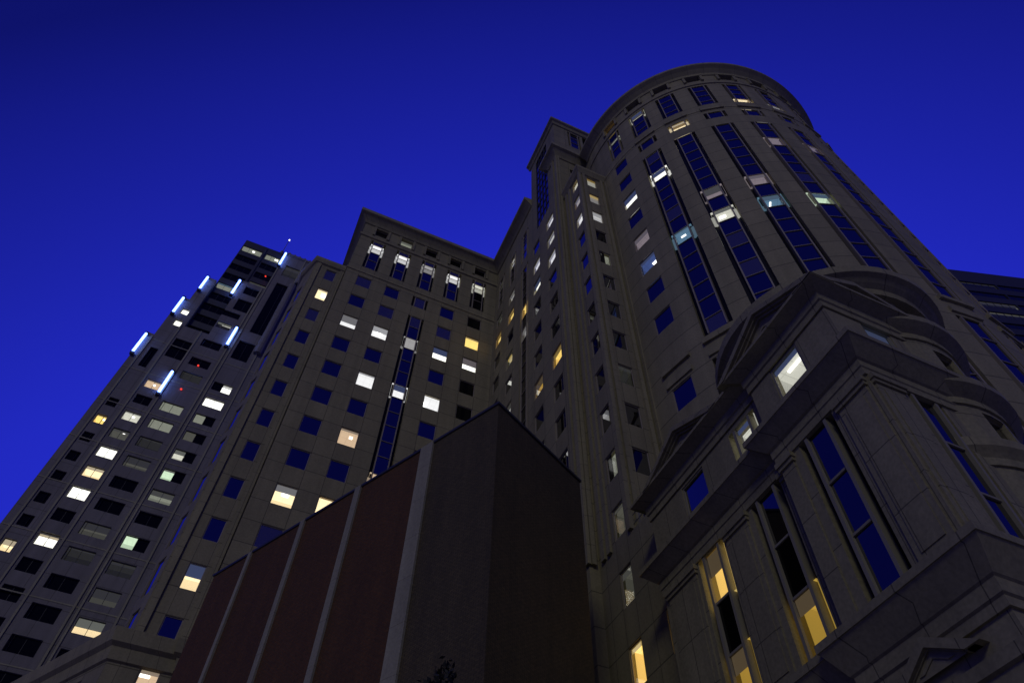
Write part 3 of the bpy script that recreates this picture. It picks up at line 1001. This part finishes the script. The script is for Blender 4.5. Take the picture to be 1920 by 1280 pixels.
def wpart(u0, u1, mat, base):
    w_ = Wall(C0, -DL, u0, u1, GROUND, HB, uw=.215, zref=0, zh=.075)
    mb = MB()
    w_.emit(mb)
    P5.add(mb.build("wall_panel", [mat]))


wpart(-3.81, 0, "brick_brown", 0)
edges = [4.57, 8.54, 8.93, 12.57, 12.9, 16.73, 17.0, LL]
for i in range(0, 8, 2):
    wpart(-edges[i + 1], -edges[i], "brick_red", 0)
mb = MB()
wrgt.emit(mb)
q0, q1 = C0 + DR * LR, C0 + DL * LL
q2 = q1 + DR * LR
for a, b in ((q0, q2), (q2, q1)):
    mb.face([(a.x, a.y, GROUND), (b.x, b.y, GROUND), (b.x, b.y, HB), (a.x, a.y, HB)], 0,
            [(0, 0), ((b - a).length / .215, 0), ((b - a).length / .215, 300), (0, 300)])
mb.face([(p.x, p.y, HB - .05) for p in (C0, q0, q2, q1)], 1)
P5.add(mb.build("wall", ["brick_brown", "roofing"]))
for (a, b) in stripes:
    mb = MB()
    mb.obox(wlft.M(0, 0), -b, -a, -.10, .12, GROUND, HB - .02)
    P5.add(mb.build("concrete_strip", ["concrete_strip"]))
mb = MB()
sweep(mb, [tuple(q1), tuple(C0), tuple(q0), tuple(q2)], [(-.3, HB - .12), (.05, HB - .12), (.07, HB - .1), (.07, HB + .02), (-.3, HB + .04)], closed=True)
P5.add(mb.build("coping", ["metal_dark"]))

# =================================================================== 7. grey stepped tower on the left
gt = thing("grey_stepped_tower", "grey tower with lit windows and blue light tubes on its stepped corners",
           "office tower", (-20, 87, GROUND))
P6 = Par(gt)
YT = 87.0
steps = [(-30.0, -28.9, 96.6), (-28.9, -27.6, 108.4), (-27.6, -25.6, 116.6), (-25.6, -21.5, 101.0), (-21.5, -17.0, 119.4), (-17.0, -6.0, 134.0)]
walls = [Wall((0, YT), (1, 0), a, b, GROUND, z, uref=-30, uw=3.2, zref=74.8, zh=3.9) for a, b, z in steps]


def tw_hole(u, w, z0, z1, d=.35):
    for w_ in walls:
        a, b = w_.r[0], w_.r[1]
        if u + w / 2 > a and u - w / 2 < b and z0 < w_.r[3]:
            w_.h.append((max(a, u - w / 2), min(b, u + w / 2), z0, min(z1, w_.r[3]), d))


def gwin(u, w, ztop, h, lit=None, mull=1, glass="glass_dim"):
    tw_hole(u, w, ztop - h, ztop)
    P6.add(window(None, plane_M(u, ztop - h, (0, YT), (1, 0)), w, h, lit=lit, glass=glass, y=.25, mat="frame_dark", mull=mull, t=.06))


c0 = {85: W('cream', .2, (0, .7, .4, .4)), 81.5: W('cream', .25, (.1, .7, .5, .3)), 74.6: W('warm', .1, (.2, .8, .3, .3)), 53.3: W('cream', .45, (.3, .9, .5, .4)), 49.5: W('faint', .3)}
cA = {85.5: W('peach', .1, (-.1, .9, .35, .35)), 78.2: W('bone', .1, (0, .9, .4, .3)), 74.4: W('dim', .2, (.3, .5, .3, .3)), 70.6: W('bright', .0), 66.9: W('cream', .25, bl='cream'),
      63.3: W('bright', .0, (-.3, .8, .5, .4)), 55.8: W('bright', .3, bl='cream'), 59.6: None}
cB = {82: W('half', .0), 78: W('half', .0), 62.5: None, 58.5: W('dim', .5, bl='faint'), 54.5: W('faint', .1), 74.2: W('faint', .1), 70.2: W('dim', .6, bl='faint')}
cC = {89.6: W('bright', .3, (.3, .6, .8, .5), half='r'), 85.6: W('bright', .0), 82: W('half', .0, half='l'), 77.5: W('dim', .0, half='l'), 73.7: W('bone', .4, half='l', bl='half'),
      70: W('green', .15, half='l', bl='half'), 66.1: W('half', .45, bl='dim'), 58.2: W('green', .0, half='l'), 50.3: W('dim', .6, bl='faint'), 46.4: W('cream', .55, (.7, .6, 1.1, .5), bl='half'), 54.2: W('faint', .2)}


def near(d, z):
    for k, v in d.items():
        if abs(k - z) < 1.6:
            return v
    return None


for i in range(-13, 4):
    z = 69.35 + 3.72 * i
    if z < 92 and i < 6:
        gwin(-27.85, 1.4, z, 1.75, near(c0, z - .9), 0)
for i in range(-13, 5):
    z = 71.5 + 3.75 * i
    if z < 88:
        gwin(-24.45, 2.3, z, 1.9, near(cA, z - .95))
for i in range(-13, 3):
    z = 75.15 + 3.92 * i
    gwin(-20.25, 3.2, z, 2.0, near(cB, z - 1))
for i in range(-14, 5):
    z = 74.8 + 3.92 * i
    gwin(-15.15, 3.0, z, 2.0, near(cC, z - 1))
for (u, w, zt, h, mu, lt) in ((-24.15, 3.0, 97.5, 5.0, 1, None), (-15.05, 2.8, 102.3, 5.2, 1, None), (-20.2, 3.2, 90.6, 2.0, 1, W('faint', .1)), (-20.2, 3.2, 94.4, 2.0, 1, None),
                              (-20.2, 3.2, 99.6, 2.0, 1, None), (-20.1, 2.5, 105.5, 1.9, 1, W('bone', .3, bl='half')), (-20.0, 3.0, 109.0, 1.6, 0, None), (-18.9, 3.0, 113.6, 3.6, 1, None), (-18.9, 3.0, 118.0, 2.5, 1, None),
                              (-14.3, 2.9, 122.7, 17.4, 1, None), (-14.3, 3.0, 129.7, 4.0, 1, W('faint', .3)), (-10.2, 2.4, 129.7, 4.0, 1, None), (-10.2, 2.4, 122.7, 17.4, 1, None),
                              (-27.0, 1.2, 105.6, 1.7, 0, W('bright', .2, (0, .6, .6, .3))), (-26.9, 1.2, 102.1, 1.7, 0, W('bright', .1, (0, .6, .6, .3))), (-27.5, 1.2, 93.5, 5.0, 0, None)):
    gwin(u, w, zt, h, lt, mu)
mb = MB()
for w_ in walls:
    w_.emit(mb)
for (a, b, z), nx in zip(steps, steps[1:] + [(-6, 0, GROUND)]):
    dpt = 30
    mb.face([(a, YT, z - .02), (b, YT, z - .02), (b, YT + (1.5 if z < 130 else dpt), z - .02), (a, YT + (1.5 if z < 130 else dpt), z - .02)], 1)
for i, (a, b, z) in enumerate(steps):
    zl = steps[i - 1][2] if i else GROUND
    if z > zl:
        mb.face([(a, YT, zl), (a, YT, z), (a, YT + (30 if i in (0, 5) else 2), z), (a, YT + (30 if i in (0, 5) else 2), zl)])
    zr = steps[i + 1][2] if i < 5 else GROUND
    if z > zr:
        mb.face([(b, YT, zr), (b, YT, z), (b, YT + 30, z), (b, YT + 30, zr)])
mb.face([(-30, YT + 30, GROUND), (-6, YT + 30, GROUND), (-6, YT + 30, 134), (-30, YT + 30, 134)])
mb.face([(-28.9, YT + 1.4, 80), (-27.6, YT + 1.4, 80), (-27.6, YT + 1.4, 108.3), (-28.9, YT + 1.4, 108.3)])
P6.add(mb.build("wall", ["grey_cladding", "roofing"]))
mb = MB()     # thin vertical ribs and floor lines
for x, z in ((-28.95, 96), (-26.1, 101), (-22.75, 101), (-17.65, 119), (-12.75, 133.5), (-17.05, 133.5)):
    mb.box(x - .12, x + .12, YT - .16, YT + .02, GROUND, z)
for i in range(-6, 9):
    z = 71.75 + 7.84 * i
    mb.box(-29.98, -7, YT - .05, YT + .01, z, z + .16) if z < 96 else None
P6.add(mb.build("rib", ["concrete_strip"]))
mb = MB()      # pale column at the upper right corner
mb.tube((-12.7, YT - .1, 100), (-12.7, YT - .1, 123.2), .75, .75, 12)
mb.tube((-12.0, YT - .1, 124.0), (-12.0, YT - .1, 129.5), .75, .7, 12)
mb.tube((-12.0, YT - .1, 129.5), (-11.8, YT - .1, 133.6), .7, .1, 12)
P6.add(mb.build("corner_column", ["grey_cladding"], smooth=False))
# dark glass block behind the steps
gb = Wall((0, YT + .8), (1, 0), -25.6, -17.0, 95, 134.7)
for (x, w, lst) in ((-23.45, 4.0, {131.3: W('half', .0, (.2, .6, .5, .4)), 116.3: W('half', .25, bl='teal'), 120: None}),
                    (-18.9, 3.4, {131.3: W('half', .0, (.5, .6, .7, .4)), 121.5: W('half', .5, bl='dim')})):
    for i in range(0, 9):
        z = 100.6 + 3.72 * i
        gb.hole(x, w, z, z + 2.1, .3)
        P6.add(window(None, gb.M(x, z), w, 2.1, lit=near(lst, z + 1), glass="glass_dim", y=.2, mat="frame_dark", mull=2, t=.05))
mb = MB()
gb.emit(mb)
mb.face([(-25.6, YT + .8, 95), (-25.6, YT + 30, 95), (-25.6, YT + 30, 134.7), (-25.6, YT + .8, 134.7)])
mb.face([(-25.6, YT + .8, 134.65), (-17, YT + .8, 134.65), (-17, YT + 30, 134.65), (-25.6, YT + 30, 134.65)])
mb.face([(-17, YT + .8, 95), (-17, YT + 30, 95), (-17, YT + 30, 134.7), (-17, YT + .8, 134.7)])
mb.box(-21.35, -20.95, YT + .55, YT + .85, 100, 134.3)
P6.add(mb.build("dark_glass_block", ["metal_dark"]))
for (x, za, zb) in ((-29.85, 90.7, 95.6), (-28.5, 103.1, 107.7), (-27.2, 111.9, 116.0), (-21.9, 113.7, 118.5), (-17.9, 99.5, 104.7), (-23.0, 83.9, 89.1), (-17.05, 128.4, 133.3)):
    mb = MB()
    mb.tube((x, YT - .45, za), (x, YT - .45, zb), .2, .2, 10)
    o = mb.build("light_tube", ["neon_blue"])
    P6.add(o)
    mk = MB()
    mk.box(x - .3, x + .3, YT - .5, YT + .05, zb + .02, zb + .5)
    mk.box(x - .3, x + .3, YT - .5, YT + .05, za - .5, za - .02)
    mk.build("bracket", ["metal_dark"], o)
mb = MB()
mb.tube((-18.2, YT + 1.5, 134.0), (-18.2, YT + 1.5, 136.2), .45, .4, 8)
mb.tube((-18.2, YT + 1.5, 136.2), (-18.2, YT + 1.5, 141.6), .09, .06, 6)
o = P6.add(mb.build("antenna", ["frame_grey"]))
ml = MB()
ml.tube((-18.2, YT + 1.5, 141.6), (-18.2, YT + 1.5, 142.0), .16, .12, 8)
ml.build("beacon", ["lamp_white"], o)
mb = MB()
sweep(mb, [(-17, YT), (-6, YT)], [(-.1, 133.4), (.15, 133.5), (.15, 134.2), (-.1, 134.3)])
for i in range(9):
    mb.box(-16.5 + i * 1.1, -16.2 + i * 1.1, YT - .1, YT + .1, 134.2, 134.6)
P6.add(mb.build("parapet", ["grey_cladding"]))
for (x, z) in ((-18.4, 123.2), (-20.3, 92.6), (-20.6, 86.3)):
    mb = MB()
    mb.tube((x, YT - .12, z), (x + .25, YT - .12, z), .14, .14, 8)
    P6.add(mb.build("red_lamp", ["lamp_red"]))

# =================================================================== 8. dark ribbon-window tower at the right edge
dt = thing("dark_ribbon_tower", "dark flat topped tower with ribbon windows, half hidden behind the round tower",
           "office tower", (118, 33, GROUND))
P7 = Par(dt)
D0, DD = (115.48, 32.63), (0.957, -0.291)
dw = Wall(D0, DD, -25, 45, GROUND, 137.0)
for i in range(0, 34):
    z = 132.2 - 3.95 * i
    if z < 5:
        break
    for j in range(-2, 4):
        u = 2 + 11.5 * j
        lt = None
        if j == 0 and i == 2:
            lt = W('half', .5, (1.5, .6, 1.6, .3), bl='faint')
        if j == 0 and i == 3:
            lt = W('dim', .0)
        if j == 0 and i == 0:
            lt = W('faint', .0)
        dw.hole(u, 11.2, z - 2.0, z, .3)
        P7.add(window(None, dw.M(u, z - 2.0), 11.2, 2.0, lit=lt, glass="glass_curtain", y=.2, mat="frame_dark", mull=6, t=.08))
mb = MB()
dw.emit(mb)
mb.box(-25, 45, .6, 40, GROUND, 136.9)
mb.v = [(tuple(dw.M(0, 0) @ Vector(v)) if i >= len(mb.v) - 24 else v) for i, v in enumerate(mb.v)]
P7.add(mb.build("wall", ["metal_dark"]))

# =================================================================== 9. young street tree, only its tip reaches into view
tx, ty = 3.75, 12.4
te = thing("street_tree", "small dark leafy tree in front of the brick building, only its tip showing", "tree", (tx, ty, GROUND))
P8 = Par(te)
mb = MB()
pts = [(tx, ty, GROUND), (tx + .05, ty, 1.5), (tx - .03, ty + .05, 4.2), (tx + .03, ty, 6.2), (tx, ty, 7.45)]
rr = [.11, .09, .06, .035, .012]
for i in range(4):
    mb.tube(pts[i], pts[i + 1], rr[i], rr[i + 1], 8)
tips = []
for i in range(46):
    h = random.uniform(2.2, 7.35)
    a = random.uniform(0, 2 * pi)
    ln = .25 + (7.6 - h) * .24 * random.uniform(.6, 1.1)
    p0 = Vector((tx, ty, h))
    p1 = p0 + Vector((math.cos(a) * ln, math.sin(a) * ln, ln * random.uniform(.5, 1.1)))
    p1.z = min(p1.z, 7.72)
    mb.tube(p0, p1, .014, .004, 5)
    tips.append((p0, p1))
P8.add(mb.build("trunk", ["bark"]))
mb = MB()
for (p0, p1) in tips:
    for q in range(46):
        t_ = random.uniform(.15, 1.05)
        c = p0.lerp(p1, t_) + Vector([random.gauss(0, .07) for _ in range(3)])
        n_ = Vector([random.gauss(0, 1) for _ in range(3)]).normalized()
        x_ = n_.orthogonal().normalized() * random.uniform(.025, .05)
        y_ = n_.cross(x_).normalized() * random.uniform(.04, .085)
        mb.face([c - y_, c + x_, c + y_, c - x_])
P8.add(mb.build("crown", ["leaf"]))
